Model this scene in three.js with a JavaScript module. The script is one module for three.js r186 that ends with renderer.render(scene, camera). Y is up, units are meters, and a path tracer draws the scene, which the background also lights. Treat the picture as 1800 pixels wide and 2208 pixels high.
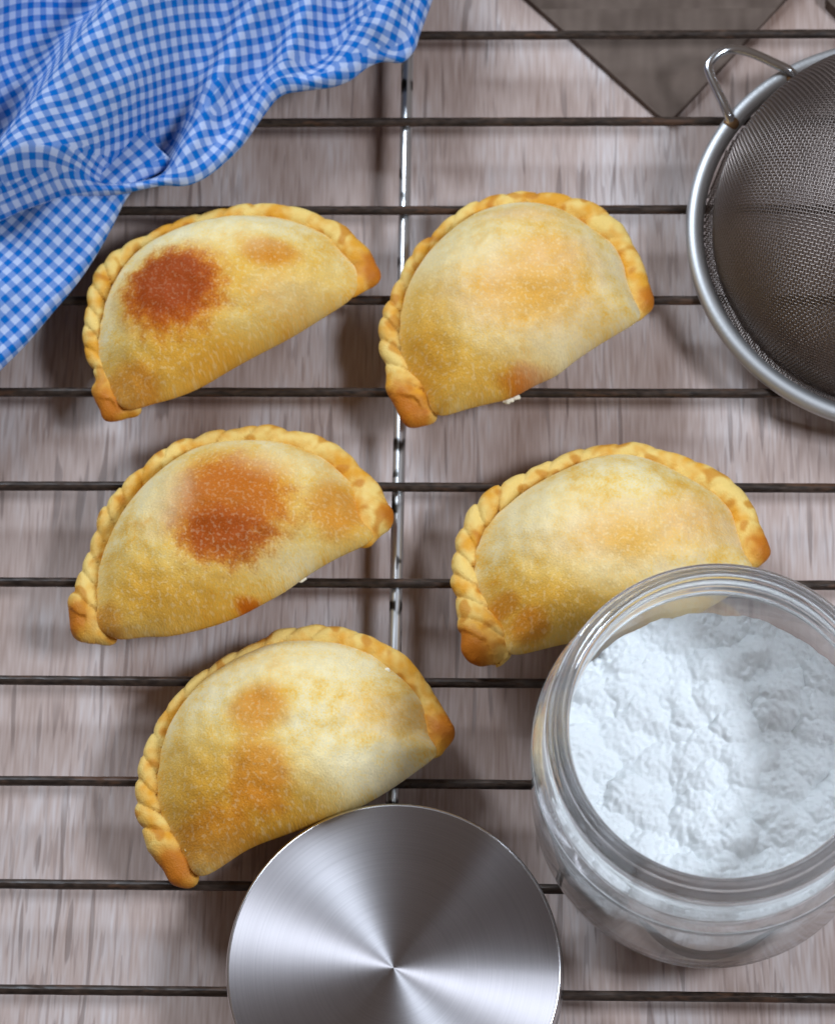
import * as THREE from 'three';
import { mergeVertices } from 'three/addons/utils/BufferGeometryUtils.js';
import { ImprovedNoise } from 'three/addons/math/ImprovedNoise.js';
import { RectAreaLightUniformsLib } from 'three/addons/lights/RectAreaLightUniformsLib.js';

// ---------------------------------------------------------------- camera, light, exposure
const scene = new THREE.Scene();
const camera = new THREE.PerspectiveCamera(20.733, 834 / 1024, 0.05, 20);
camera.position.set(0.0449, 0.7993, 0.2739);
camera.rotation.set(-Math.PI / 2 + 0.32773, 0.04711, 0.00305, 'XYZ');
camera.focus = 0.775;
camera.userData.fStop = 18;
scene.add(camera);

const renderer = new THREE.WebGLRenderer();
renderer.toneMapping = THREE.LinearToneMapping;
renderer.toneMappingExposure = 1.0;
renderer.shadowMap.enabled = true;
RectAreaLightUniformsLib.init();
scene.background = new THREE.Color().setRGB(0.150, 0.114, 0.095);   // the dim, warm room around the table

function windowLight(name, dir, dist, w, h, intensity, rgb) {
  const l = new THREE.RectAreaLight(new THREE.Color().setRGB(...rgb), intensity, w, h);
  l.name = name;
  l.position.copy(new THREE.Vector3(...dir).normalize().multiplyScalar(dist));
  l.lookAt(0, 0, 0);
  scene.add(l);
  return l;
}
windowLight('window_light_right', [0.58, 0.84, 0.15], 1.03, 0.19, 0.19, 63, [0.87, 0.98, 1.13]);
windowLight('window_light_back', [-0.62, 0.98, -0.88], 1.5, 0.30, 0.9, 21.5, [0.84, 0.98, 1.14]);

// ---------------------------------------------------------------- helpers
const MM = 0.001, perlin = new ImprovedNoise(), noise3 = (x, y, z) => perlin.noise(x, y, z);
const HASH = new Uint8Array(1024), GX = new Float32Array(256), GY = new Float32Array(256);
{ let a = 12345; for (let i = 0; i < 512; i++) { a = (Math.imul(a, 1664525) + 1013904223) >>> 0; HASH[i] = HASH[i + 512] = a >>> 24; } for (let i = 0; i < 256; i++) { GX[i] = 1.5 * Math.cos(i * 2.399963); GY[i] = 1.5 * Math.sin(i * 2.399963); } }
function noise(x, y, z = 0.37) {            // smooth noise in the plane, about -1..1; z picks one of many patterns
  x += z * 31.7; y -= z * 17.3;
  const ix = Math.floor(x), iy = Math.floor(y), fx = x - ix, fy = y - iy, u = fx * fx * fx * (fx * (fx * 6 - 15) + 10), v = fy * fy * fy * (fy * (fy * 6 - 15) + 10);
  const a = HASH[ix & 511], b = HASH[(ix + 1) & 511], y0 = iy & 255, y1 = (iy + 1) & 255;
  const h00 = HASH[a + y0], h10 = HASH[b + y0], h01 = HASH[a + y1], h11 = HASH[b + y1];
  const n00 = GX[h00] * fx + GY[h00] * fy, n10 = GX[h10] * (fx - 1) + GY[h10] * fy, n01 = GX[h01] * fx + GY[h01] * (fy - 1), n11 = GX[h11] * (fx - 1) + GY[h11] * (fy - 1);
  const l = n00 + u * (n10 - n00), r = n01 + u * (n11 - n01);
  return l + v * (r - l);
}
function fbm(x, y, oct = 4, z = 0.37) {
  let a = 0.5, s = 0;
  for (let i = 0; i < oct; i++) { s += a * noise(x, y, z + i * 7.31); x *= 2.03; y *= 2.03; a *= 0.5; }
  return s;
}
function rng(seed) {
  let a = seed >>> 0;
  return () => { a = (a + 0x6d2b79f5) | 0; let t = Math.imul(a ^ (a >>> 15), 1 | a); t = (t + Math.imul(t ^ (t >>> 7), 61 | t)) ^ t; return ((t ^ (t >>> 14)) >>> 0) / 4294967296; };
}
const clamp = (x, a = 0, b = 1) => Math.min(b, Math.max(a, x));
const sstep = (a, b, x) => { const t = clamp((x - a) / (b - a)); return t * t * (3 - 2 * t); };
const lerp = (a, b, t) => a + (b - a) * t;
const mix3 = (a, b, t) => [lerp(a[0], b[0], t), lerp(a[1], b[1], t), lerp(a[2], b[2], t)];
const steep = (a, b, t) => a.map((x, i) => Math.pow(x, 1 - t) * Math.pow(b[i], t));      // mixing like dyes, not like paints
const enc = (c) => { c = clamp(c); return Math.round(255 * (c <= 0.0031308 ? 12.92 * c : 1.055 * Math.pow(c, 1 / 2.4) - 0.055)); };
function colourTexture(w, h, f) {          // f(u, v) -> linear rgb
  const d = new Uint8Array(w * h * 4);
  for (let y = 0, o = 0; y < h; y++) for (let x = 0; x < w; x++, o += 4) {
    const c = f((x + 0.5) / w, (y + 0.5) / h);
    d[o] = enc(c[0]); d[o + 1] = enc(c[1]); d[o + 2] = enc(c[2]); d[o + 3] = 255;
  }
  const t = new THREE.DataTexture(d, w, h);
  t.colorSpace = THREE.SRGBColorSpace;
  return finish(t);
}
function valueTexture(w, h, f) {
  const d = new Uint8Array(w * h * 4);
  for (let y = 0, o = 0; y < h; y++) for (let x = 0; x < w; x++, o += 4) {
    const c = Math.round(255 * clamp(f((x + 0.5) / w, (y + 0.5) / h)));
    d[o] = d[o + 1] = d[o + 2] = c; d[o + 3] = 255;
  }
  return finish(new THREE.DataTexture(d, w, h));
}
function finish(t) {
  t.magFilter = THREE.LinearFilter; t.minFilter = THREE.LinearMipmapLinearFilter; t.generateMipmaps = true;
  t.wrapS = t.wrapT = THREE.RepeatWrapping; t.needsUpdate = true;
  return t;
}
const used = new Map();
function numbered(name) { const n = used.get(name) ?? 0; used.set(name, n + 1); return n ? name + '_' + String(n).padStart(3, '0') : name; }
function thing(name, label, category, pos = [0, 0, 0], group) {
  const o = new THREE.Group(); o.name = numbered(name); o.position.set(...pos);
  o.userData = { label, category }; if (group) o.userData.group = group;
  scene.add(o); return o;
}
function part(name, geometry, material, parent, kind) {
  const m = new THREE.Mesh(geometry, material); m.name = name; m.castShadow = m.receiveShadow = true;
  if (kind) m.userData.kind = kind;
  parent.add(m); return m;
}
function meshOf(pos, uv, idx, colour) {
  const g = new THREE.BufferGeometry();
  g.setAttribute('position', new THREE.Float32BufferAttribute(pos, 3));
  if (uv) g.setAttribute('uv', new THREE.Float32BufferAttribute(uv, 2));
  if (colour) g.setAttribute('color', new THREE.Float32BufferAttribute(colour, 3));
  g.setIndex(idx); g.computeVertexNormals();
  return g;
}
const pairs = (a, s = MM) => { const o = []; for (let i = 0; i < a.length; i += 2) o.push([a[i] * s, a[i + 1] * s]); return o; };
function spline(pts, n, closed = false) {
  const c = new THREE.CatmullRomCurve3(pts.map(([x, z]) => new THREE.Vector3(x, 0, z)), closed, 'centripetal');
  return c.getSpacedPoints(n).map((p) => [p.x, p.z]);
}

// ---------------------------------------------------------------- tabletop with printed wood grain
const WOOD = 0.42;
const woodAt = (u, v) => {
  const x0 = (u - 0.5) * WOOD, z = (v - 0.5) * WOOD;
  const x = x0 + 0.003 * noise(x0 * 7, z * 5, 3.1) + 0.012 * z * noise(x0 * 4, 1.3, 8.2);
  const broad = fbm(x * 22, z * 13, 3, 1.7), band = noise(x * 130, z * 24, 5.5), fine = noise(x * 620, z * 60, 2.2), hair = noise(x * 1300, z * 110, 9.4), mott = noise(x * 50, z * 34, 13.3);
  const pore = sstep(0.20, 0.40, noise(x * 900, z * 75, 4.6) + 0.15 * band) * sstep(-0.35, 0.25, broad + 0.4 * noise(x * 70, z * 30, 6.6));
  const line = sstep(0.34, 0.46, noise(x * 420, z * 30, 11.7)) * sstep(-0.05, 0.25, noise(x * 34, z * 22, 15.1));
  let t = 0.5 + 0.55 * broad + 0.08 * band + 0.10 * fine + 0.16 * hair + 0.26 * mott;
  let c = t < 0.5 ? mix3([0.255, 0.160, 0.120], [0.445, 0.338, 0.296], clamp(t * 2)) : mix3([0.445, 0.338, 0.296], [0.62, 0.57, 0.565], clamp(t * 2 - 1));
  return { c: mix3(mix3(c, [0.20, 0.135, 0.115], 0.42 * pore), [0.13, 0.086, 0.070], 0.55 * line), pore, line, t };
};
{
  const low = [];
  const map = colourTexture(2048, 2048, (u, v) => { const w = woodAt(u, v); low.push(0.8 - 0.4 * w.pore - 0.4 * w.line); return w.c; });
  const bump = valueTexture(1024, 1024, (u, v) => low[Math.floor(v * 2048) * 2048 + Math.floor(u * 2048)]);
  map.wrapS = map.wrapT = bump.wrapS = bump.wrapT = THREE.MirroredRepeatWrapping;
  const m = new THREE.MeshPhysicalMaterial({ map, bumpMap: bump, bumpScale: 0.00012, roughness: 0.5, specularIntensity: 1 });
  const L = 1.2, s = L / WOOD, g = new THREE.BoxGeometry(L, 0.03, L), uv = g.attributes.uv, p = g.attributes.position;
  for (let i = 0; i < uv.count; i++) uv.setXY(i, p.getX(i) / WOOD + 0.5, p.getZ(i) / WOOD + 0.5);
  const t = part('tabletop', g, m, scene, 'structure');
  t.position.y = -0.015;
  t.userData.label = 'greyish pink wood grained tabletop under the wire rack';
}

// ---------------------------------------------------------------- dark boards lying on the tabletop
{
  const map = colourTexture(512, 512, (u, v) => {
    const n = fbm(u * 6, v * 9, 4, 2.5), s = noise(u * 60, v * 14, 6.1);
    return mix3([0.082, 0.057, 0.044], [0.150, 0.110, 0.088], clamp(0.5 + n + 0.25 * s));
  });
  map.repeat.set(6, 6);
  const m = new THREE.MeshPhysicalMaterial({ map, roughness: 0.7, specularIntensity: 0.35 });
  const board = (name, label, pts, thick) => {
    const s = new THREE.Shape(pts.map(([x, z]) => new THREE.Vector2(x, -z)));
    const g = new THREE.ExtrudeGeometry(s, { depth: thick - 0.0008, bevelEnabled: true, bevelThickness: 0.0004, bevelSize: 0.0004, bevelSegments: 2 });
    g.rotateX(-Math.PI / 2); g.translate(0, 0.0006, 0);
    const o = thing(name, label, 'board'); part('board_panel', g, m, o);
  };
  board('cutting_board', 'dark brown board with a pointed corner lying under the upper wires', [[-0.03, -0.239], [0.0378, -0.1707], [0.0789, -0.1293], [0.0805, -0.1280], [0.0825, -0.1280], [0.0840, -0.1293], [0.1191, -0.1702], [0.178, -0.239]], 0.003);
  board('wooden_block', 'dark brown block edge just above the round mesh sieve', [[0.1335, -0.23], [0.1325, -0.168], [0.1395, -0.160], [0.2, -0.156], [0.2, -0.23]], 0.006);
}

// ---------------------------------------------------------------- wire rack
const WIRE_Y = 0.01665, WIRE_R = 0.00143, TOP = 0.0181;
{
  const rack = thing('wire_rack', 'rusty dark brown wire rack with a shiny steel cross bar', 'oven rack');
  const rust = colourTexture(1024, 64, (u, v) => {
    const n = fbm(u * 60, v * 3, 4, 3.3), k = noise(u * 220, v * 8, 5.9), r = sstep(0.05, 0.4, fbm(u * 22, v * 2, 3, 8.8) + 0.15 * k);
    return mix3(mix3([0.020, 0.014, 0.011], [0.060, 0.040, 0.030], clamp(0.45 + 0.9 * n + 0.4 * k)), [0.11, 0.050, 0.026], 0.5 * r);
  });
  const rough = valueTexture(512, 64, (u, v) => 0.42 + 0.35 * fbm(u * 70, v * 4, 3, 2.1));
  const wm = new THREE.MeshPhysicalMaterial({ map: rust, roughnessMap: rough, roughness: 0.85, metalness: 0, specularIntensity: 0.55, bumpMap: rough, bumpScale: 0.0004 });
  const steel = colourTexture(1024, 32, (u, v) => {
    const z = (u - 0.5) * 0.5, near = Math.abs(((z / 0.03) % 1 + 1.5) % 1 - 0.5) * 0.03;
    const burnt = sstep(0.0026, 0.0010, near + 0.0012 * noise(z * 400, v * 6, 4.4)) * sstep(-0.35, 0.1, noise(z * 60, v * 2, 1.6)) + 0.9 * sstep(0.56, 0.68, noise(z * 110, v * 3.5, 7.7) + 0.12 * noise(z * 700, v * 9, 2));
    return mix3([0.60, 0.60, 0.60], [0.028, 0.022, 0.018], clamp(burnt));
  });
  const bm = new THREE.MeshPhysicalMaterial({ map: steel, roughness: 0.3, metalness: 0.9 });
  const rod = (len, r, seed, wob, sides = 14, seg = 240) => {        // along x, with the unevenness of an old rod
    const pos = [], uv = [], idx = [];
    for (let i = 0; i <= seg; i++) {
      const x = (i / seg - 0.5) * len, dy = 0.00012 * noise(x * 9, seed), dz = 0.00022 * noise(x * 7, seed + 9);
      for (let j = 0; j <= sides; j++) {
        const a = (j / sides) * 2 * Math.PI, q = r * (1 + wob * noise3(x * 160 + seed * 3, Math.cos(a) * 1.5, Math.sin(a) * 1.5 + seed));
        pos.push(x, dy + q * Math.cos(a), dz + q * Math.sin(a)); uv.push(i / seg + seed * 0.137, j / sides);
      }
    }
    for (let i = 0; i < seg; i++) for (let j = 0; j < sides; j++) { const a = i * (sides + 1) + j, b = a + sides + 1; idx.push(a, a + 1, b, b, a + 1, b + 1); }
    return meshOf(pos, uv, idx);
  };
  for (let k = -2; k <= 12; k++) part(numbered('wire'), rod(0.5, WIRE_R, k + 3.3, 0.07), wm, rack).position.set(0, WIRE_Y, (k - 5) * 0.03);
  const g = rod(0.5, 0.0019, 40.2, 0.03, 18); g.rotateY(-Math.PI / 2);
  part('cross_bar', g, bm, rack).position.set(0, WIRE_Y - WIRE_R - 0.0017, 0);
}

// ---------------------------------------------------------------- empanadas
function surfaceNets(sdf, lo, hi, cell) {
  const n = [0, 1, 2].map((k) => Math.ceil((hi[k] - lo[k]) / cell) + 1), [nx, ny, nz] = n, f = new Float32Array(nx * ny * nz);
  for (let z = 0, i = 0; z < nz; z++) for (let y = 0; y < ny; y++) for (let x = 0; x < nx; x++, i++) f[i] = sdf(lo[0] + x * cell, lo[1] + y * cell, lo[2] + z * cell);
  const at = new Int32Array(f.length).fill(-1), pos = [], idx = [], sx = 1, sy = nx, sz = nx * ny;
  const off = [0, sx, sy, sx + sy, sz, sx + sz, sy + sz, sx + sy + sz];
  const edges = [[0, 1], [2, 3], [4, 5], [6, 7], [0, 2], [1, 3], [4, 6], [5, 7], [0, 4], [1, 5], [2, 6], [3, 7]];
  for (let z = 0; z < nz - 1; z++) for (let y = 0; y < ny - 1; y++) for (let x = 0; x < nx - 1; x++) {
    const i = x + y * sy + z * sz; let m = 0;
    for (let k = 0; k < 8; k++) if (f[i + off[k]] < 0) m |= 1 << k;
    if (m === 0 || m === 255) continue;
    let c = 0, px = 0, py = 0, pz = 0;
    for (const [a, b] of edges) {
      if (((m >> a) & 1) === ((m >> b) & 1)) continue;
      const va = f[i + off[a]], vb = f[i + off[b]], t = va / (va - vb);
      px += (a & 1) + t * ((b & 1) - (a & 1)); py += ((a >> 1) & 1) + t * (((b >> 1) & 1) - ((a >> 1) & 1)); pz += ((a >> 2) & 1) + t * (((b >> 2) & 1) - ((a >> 2) & 1)); c++;
    }
    at[i] = pos.length / 3;
    pos.push(lo[0] + (x + px / c) * cell, lo[1] + (y + py / c) * cell, lo[2] + (z + pz / c) * cell);
  }
  const quad = (a, b, c, d, flip) => { if (a < 0 || b < 0 || c < 0 || d < 0) return; flip ? idx.push(a, c, b, a, d, c) : idx.push(a, b, c, a, c, d); };
  for (let z = 1; z < nz - 1; z++) for (let y = 1; y < ny - 1; y++) for (let x = 1; x < nx - 1; x++) {
    const i = x + y * sy + z * sz, v = f[i] < 0;
    if (v !== f[i + sx] < 0) quad(at[i - sy - sz], at[i - sz], at[i], at[i - sy], !v);
    if (v !== f[i + sy] < 0) quad(at[i - sx - sz], at[i - sx], at[i], at[i - sz], !v);
    if (v !== f[i + sz] < 0) quad(at[i - sx - sy], at[i - sy], at[i], at[i - sx], !v);
  }
  return { pos, idx };
}

const doughBump = valueTexture(1024, 1024, (u, v) => {
  // tiles: noise on a torus is approximated by blending two shifted copies at the border
  const f = (a, b) => 0.5 + 0.5 * fbm(a * 26, b * 26, 3, 2.4) + 0.34 * noise(a * 95, b * 95, 6.2) + 0.2 * noise(a * 210, b * 210, 1.1);
  const e = 0.1, wu = sstep(0, e, u), wv = sstep(0, e, v);
  return lerp(lerp(f(u + 1, v + 1), f(u, v + 1), wu), lerp(f(u + 1, v), f(u, v), wu), wv);
});
doughBump.repeat.set(1 / 0.05, 1 / 0.05);

const PALE = [0.79, 0.675, 0.41], GOLD = [0.66, 0.29, 0.022], TAN = [0.76, 0.375, 0.115], BROWN = [0.48, 0.115, 0.006], DARK = [0.27, 0.038, 0.002], FLOUR = [0.82, 0.71, 0.42];
const TEX_W = 0.124, TEX_H = 0.1;
// spots: [x mm, z mm, radius x, radius z, strength, kind]; kind g gold, t tan, b brown, d dark brown, p pale
function doughTexture(seed, spots) {
  return colourTexture(868, 700, (u, v) => {
    const x = (u - 0.5) * TEX_W * 1000, z = (v - 0.5) * TEX_H * 1000, q = seed * 3.7;
    const low = fbm(x * 0.045 + q, z * 0.045, 3, 1.9), mid = fbm(x * 0.22 + q, z * 0.22, 4, 4.1), fine = noise(x * 1.5, z * 1.5, q), grit = noise(x * 3.4, z * 3.4, q + 2);
    const blister = sstep(0.22, 0.5, noise(x * 0.85 + q, z * 0.85, 7.7) + 0.22 * fine), speck = sstep(0.34, 0.56, noise(x * 1.25, z * 1.25 + q, 3.3) + 0.2 * grit);
    let c = steep(PALE, GOLD, sstep(-0.45, 1.25, 0.02 + 0.75 * low + 0.62 * mid + 0.34 * fine + 0.26 * grit));
    let darkness = 0;
    for (const [sx, sz, rx, rz, s, kind] of spots) {
      const big = kind === 'd' || kind === 'b' ? 1.22 : 1, dx = (x - sx) / (rx * big), dz = (z - sz) / (rz * big), d = Math.sqrt(dx * dx + dz * dz) + 0.30 * mid + 0.07 * fine + 0.05 * grit;
      const soft = kind === 'd' || kind === 'b' ? 0.5 : 0.95, w = s * sstep(1 + soft * 0.5, 1 - soft, d);
      if (w <= 0) continue;
      c = (kind === 'p' ? mix3 : steep)(c, { g: GOLD, t: TAN, b: BROWN, d: DARK, p: FLOUR }[kind], w);
      if (kind === 'b' || kind === 'd') darkness = Math.max(darkness, w);
    }
    c = mix3(c, FLOUR, 0.24 * blister * (1 - 0.75 * darkness) + 0.26 * speck * (0.4 - 0.12 * darkness));
    const k = 1 + 0.09 * fine + 0.07 * grit;
    return [c[0] * k, c[1] * k, c[2] * k];
  });
}

function makeEmpanada(o) {
  const root = thing('empanada', o.label, 'empanada', [o.at[0] * MM, TOP, o.at[1] * MM], 'baked empanadas on the rack');
  const R = rng(o.seed), fold = pairs(o.fold), arc = pairs(o.arc), crease = pairs(o.crease);
  // --- filled body: a pillow over the D-shaped outline
  const nf = fold.length, out = [];
  const fl = spline(fold.slice(o.cut?.[0] ?? 3, nf - (o.cut?.[1] ?? 2)), 60), cr = spline(crease, 90);
  for (const p of fl) out.push([...p, 1]);
  for (let i = cr.length - 1; i >= 0; i--) {
    const [x, z] = cr[i], [xa, za] = cr[Math.max(0, i - 1)], [xb, zb] = cr[Math.min(cr.length - 1, i + 1)], l = Math.hypot(xb - xa, zb - za) || 1;
    const g = 0.0006 + 0.0010 * sstep(0.35, 0.05, i / cr.length); out.push([x + ((zb - za) / l) * g, z - ((xb - xa) / l) * g, 0]);
  }
  const N = 288, NR = 84, rad = new Float32Array(N), side = new Float32Array(N), cx = o.mid[0] * MM, cz = o.mid[1] * MM;
  for (let i = 0; i < N; i++) {
    const a = (i / N) * 2 * Math.PI, dx = Math.cos(a), dz = Math.sin(a); let best = 0, s = 0;
    for (let k = 0; k < out.length; k++) {
      const [x1, z1, f1] = out[k], [x2, z2, f2] = out[(k + 1) % out.length], ex = x2 - x1, ez = z2 - z1, det = dx * ez - dz * ex;
      if (Math.abs(det) < 1e-12) continue;
      const t = ((x1 - cx) * ez - (z1 - cz) * ex) / det, w = ((x1 - cx) * dz - (z1 - cz) * dx) / det;
      if (t > 0 && w >= 0 && w <= 1 && t > best) { best = t; s = lerp(f1, f2, w); }
    }
    rad[i] = best; side[i] = s;
  }
  const smooth = (src, k) => src.map((_, i) => { let s = 0, w = 0; for (let j = -k; j <= k; j++) { const g = Math.exp(-2.5 * (j / k) ** 2); s += g * src[(i + j + N) % N]; w += g; } return s / w; });
  const r = smooth(rad, 5), rIn = smooth(rad, 44), fd = smooth(side, 16), fIn = smooth(side, 60), H = o.height * MM, pos = [], uv = [], idx = [];
  const lump = (x, z) => 0.0011 * noise(x * 70 + o.seed, z * 70, 2.7) + 0.0004 * noise(x * 240, z * 240 + o.seed, 5.1);
  const put = (x, y, z) => { pos.push(x, y, z); uv.push(x, z); return pos.length / 3 - 1; };
  const top = put(cx, H + lump(cx, cz), cz), bottom0 = put(cx, 0.0002, cz), ring = (j, up) => 2 + ((up ? 0 : NR) + j - 1) * N;
  for (const up of [true, false]) for (let j = 1; j <= NR; j++) for (let i = 0; i < N; i++) {
    const t = Math.sin((Math.PI / 2) * (j / NR)), a = (i / N) * 2 * Math.PI, ease = t * t * t, w = lerp(fIn[i], fd[i], ease), yE = lerp(0.0042, 0.0105, w);
    const q = lerp(rIn[i], r[i], ease) * t, x = cx + q * Math.cos(a), z = cz + q * Math.sin(a);
    const lift = Math.pow(Math.max(0, 1 - Math.pow(t, lerp(2.5, 2.6, w))), lerp(0.92, 0.52, w));
    const y = up ? yE + (H - yE) * lift + lump(x, z) * Math.min(1, 3 * lift) : yE - (yE - 0.0002) * Math.pow(Math.max(0, 1 - Math.pow(t, 5)), 0.5);
    put(x, y, z);
  }
  for (let i = 0; i < N; i++) {
    const n = (i + 1) % N;
    idx.push(top, ring(1, true) + n, ring(1, true) + i, bottom0, ring(1, false) + i, ring(1, false) + n);
    for (let j = 1; j < NR; j++) {
      let a = ring(j, true), b = ring(j + 1, true); idx.push(a + i, a + n, b + i, b + i, a + n, b + n);
      a = ring(j, false); b = j + 1 === NR ? ring(NR, true) : ring(j + 1, false); idx.push(a + i, b + i, a + n, b + i, b + n, a + n);
    }
  }
  const map = doughTexture(o.seed, o.spots);
  map.repeat.set(1 / TEX_W, 1 / TEX_H); map.offset.set(0.5, 0.5); map.wrapS = map.wrapT = THREE.ClampToEdgeWrapping;
  const dough = new THREE.MeshPhysicalMaterial({ map, bumpMap: doughBump, bumpScale: 0.00012, roughness: 0.6, specularIntensity: 0.22 });
  part('filled_body', meshOf(pos, uv, idx), dough, root);

  // --- crimped edge: overlapping folds of dough, joined
  const n = 220, A = spline(arc, n), C0 = spline(crease, n), caps = [], len = [0], mid = [], wid = [], nor = [];
  for (let i = 0; i <= n; i++) {
    let bx = 0, bz = 0, bd = 1e9;                                   // nearest crease point
    for (const [x, z] of C0) { const d = (x - A[i][0]) ** 2 + (z - A[i][1]) ** 2; if (d < bd) { bd = d; bx = x; bz = z; } }
    const w = clamp(Math.sqrt(bd) * 1.12, 0.0052, 0.0125);
    const dx = bx - A[i][0], dz = bz - A[i][1], l = Math.hypot(dx, dz) || 1;
    nor.push([dx / l, dz / l]); wid.push(w); mid.push([A[i][0] + (dx / l) * w * 0.5, A[i][1] + (dz / l) * w * 0.5]);
    if (i) len.push(len[i - 1] + Math.hypot(A[i][0] - A[i - 1][0], A[i][1] - A[i - 1][1]));
  }
  const sm = (a, k) => a.map((_, i) => { let s = 0, c = 0; for (let j = -k; j <= k; j++) { const q = a[clamp(i + j, 0, n)]; s += q; c++; } return s / c; });
  const W = sm(wid, 6), L = len[n], X = sm(mid.map((p) => p[0]), 3), Z = sm(mid.map((p) => p[1]), 3), NX = sm(nor.map((p) => p[0]), 4), NZ = sm(nor.map((p) => p[1]), 4);
  const lift = o.lift ?? 0;
  for (const t of o.tips) caps.push([t[0] * MM, t[4] * MM, t[1] * MM, t[2] * MM, t[5] * MM, t[3] * MM, t[6] * 0.9 * MM, t[7] * 0.9 * MM]);
  // where along the rope each fold starts (in folds), unevenly spaced: close at the left end, long and faint at the right
  const turns = [0]; let run = 0.35 * R();
  for (let i = 1; i <= n; i++) {
    const f = i / n;
    run += (len[i] - len[i - 1]) / (MM * lerp(lerp(7.4, 9.2, sstep(0.15, 0.45, f)), 14, sstep(0.60, 0.9, f)) * (o.pitch ?? 1) * (1 + 0.22 * noise(f * 9, o.seed * 3.3)));
    turns.push(run);
  }
  const xs = caps.flatMap((c) => [c[0], c[3]]).concat(X), zs = caps.flatMap((c) => [c[2], c[5]]).concat(Z), pad = 0.0085, CELL = 0.00052;
  const lo = [Math.min(...xs) - pad, -0.0006, Math.min(...zs) - pad], hi = [Math.max(...xs) + pad, 0.016 + lift, Math.max(...zs) + pad];
  const cw = Math.ceil((hi[0] - lo[0]) / CELL) + 1, cd = Math.ceil((hi[2] - lo[2]) / CELL) + 1, column = new Float32Array(cw * cd * 4);   // across, half width, fold, calm
  for (let iz = 0; iz < cd; iz++) for (let ix = 0; ix < cw; ix++) {
    const x = lo[0] + ix * CELL, z = lo[2] + iz * CELL; let bd = 1e9, bi = 0, bt = 0;
    for (let i = 0; i < n; i++) {
      const ex = X[i + 1] - X[i], ez = Z[i + 1] - Z[i], t = clamp(((x - X[i]) * ex + (z - Z[i]) * ez) / (ex * ex + ez * ez + 1e-14)), d = (x - X[i] - t * ex) ** 2 + (z - Z[i] - t * ez) ** 2;
      if (d < bd) { bd = d; bi = i; bt = t; }
    }
    const g = (a) => lerp(a[bi], a[bi + 1], bt), sign = (x - g(X)) * g(NX) + (z - g(Z)) * g(NZ) > 0 ? -1 : 1, a = sign * Math.sqrt(bd), f = (bi + bt) / n;
    const slide = clamp(lerp(len[bi], len[bi + 1], bt) - a * 0.95, 0, L); let q = clamp(bi - 14, 0, n - 1); while (q < n - 1 && len[q + 1] < slide) q++; while (q > 0 && len[q] > slide) q--;
    column.set([a, g(W) * 0.5, lerp(turns[q], turns[q + 1], clamp((slide - len[q]) / (len[q + 1] - len[q] || 1))), sstep(0.62, 0.95, f)], 4 * (iz * cw + ix));
  }
  const boxes = caps.map((c) => { const m = Math.max(c[6], c[7]) + 0.0040; return [Math.min(c[0], c[3]) - m, Math.max(c[0], c[3]) + m, Math.min(c[2], c[5]) - m, Math.max(c[2], c[5]) + m]; });
  const SQ = 1.15;                                                  // a little flattened
  const sdf = (x, y, z) => {
    const k4 = 4 * (Math.round((z - lo[2]) / CELL) * cw + Math.round((x - lo[0]) / CELL)), half = column[k4 + 1], calm = column[k4 + 3], fr = column[k4 + 2] - Math.floor(column[k4 + 2]);
    const plump = Math.pow(Math.max(0, Math.sin(Math.PI * Math.pow(fr, 0.72))), 0.5), deep = lerp(0.36, 0.16, calm), swell = 1 + 0.05 * noise(column[k4 + 2] * 0.9, o.seed * 1.7);
    const a = column[k4] - half * 0.16 * (1 - calm) * (fr - 0.5), hc = half * 0.82 + 0.0004 + lift, radius = half * swell * (1.05 - deep * (1 - plump));
    let d = Math.hypot(a, (y - hc) * SQ) - radius;
    for (let i = 0; i < caps.length; i++) {
      const b = boxes[i]; if (x < b[0] || x > b[1] || z < b[2] || z > b[3]) continue;
      const c = caps[i], ax = c[3] - c[0], ay = (c[4] - c[1]) * SQ, az = c[5] - c[2], px = x - c[0], py = (y - c[1]) * SQ, pz = z - c[2];
      const t = clamp((px * ax + py * ay + pz * az) / (ax * ax + ay * ay + az * az + 1e-12));
      const e = Math.hypot(px - t * ax, py - t * ay, pz - t * az) - lerp(c[6], c[7], t), k = 0.0022, h = Math.max(k - Math.abs(d - e), 0) / k;
      d = Math.min(d, e) - h * h * k * 0.25;
    }
    return Math.max(d + 0.00028 * noise3(x * 300, z * 300, y * 300 + o.seed), 0.00025 - y);
  };
  const net = surfaceNets(sdf, lo, hi, CELL);
  const cuv = [], col = [], ends = [A[0], A[n]];
  for (let i = 0; i < net.pos.length; i += 3) {
    const x = net.pos[i], z = net.pos[i + 2], q = o.seed * 2.9; cuv.push(x, z);
    const e = Math.min(Math.hypot(x - ends[0][0], z - ends[0][1]) / (0.85 * (o.tipR?.[0] ?? 0.011)), Math.hypot(x - ends[1][0], z - ends[1][1]) / (o.tipR?.[1] ?? 0.008));
    const low = noise(x * 120 + q, z * 120, 3.3), mid2 = noise(x * 420, z * 420 + q, 6.1);
    let c = mix3([0.74, 0.52, 0.16], [0.66, 0.31, 0.032], clamp(0.35 + 1.1 * low + 0.5 * mid2 + (o.toast ?? 0)));
    c = steep(c, [0.42, 0.115, 0.008], 0.85 * sstep(1.05, 0.25, e + 0.35 * low + 0.2 * mid2));
    c = steep(c, [0.42, 0.14, 0.012], 0.5 * sstep(0.25, 0.55, noise(x * 210 + q, z * 210, 9.9)));
    col.push(...c);
  }
  const edgeMat = new THREE.MeshPhysicalMaterial({ color: 0xffffff, vertexColors: true, bumpMap: doughBump, bumpScale: 0.00015, roughness: 0.5, specularIntensity: 0.3 });
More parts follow.
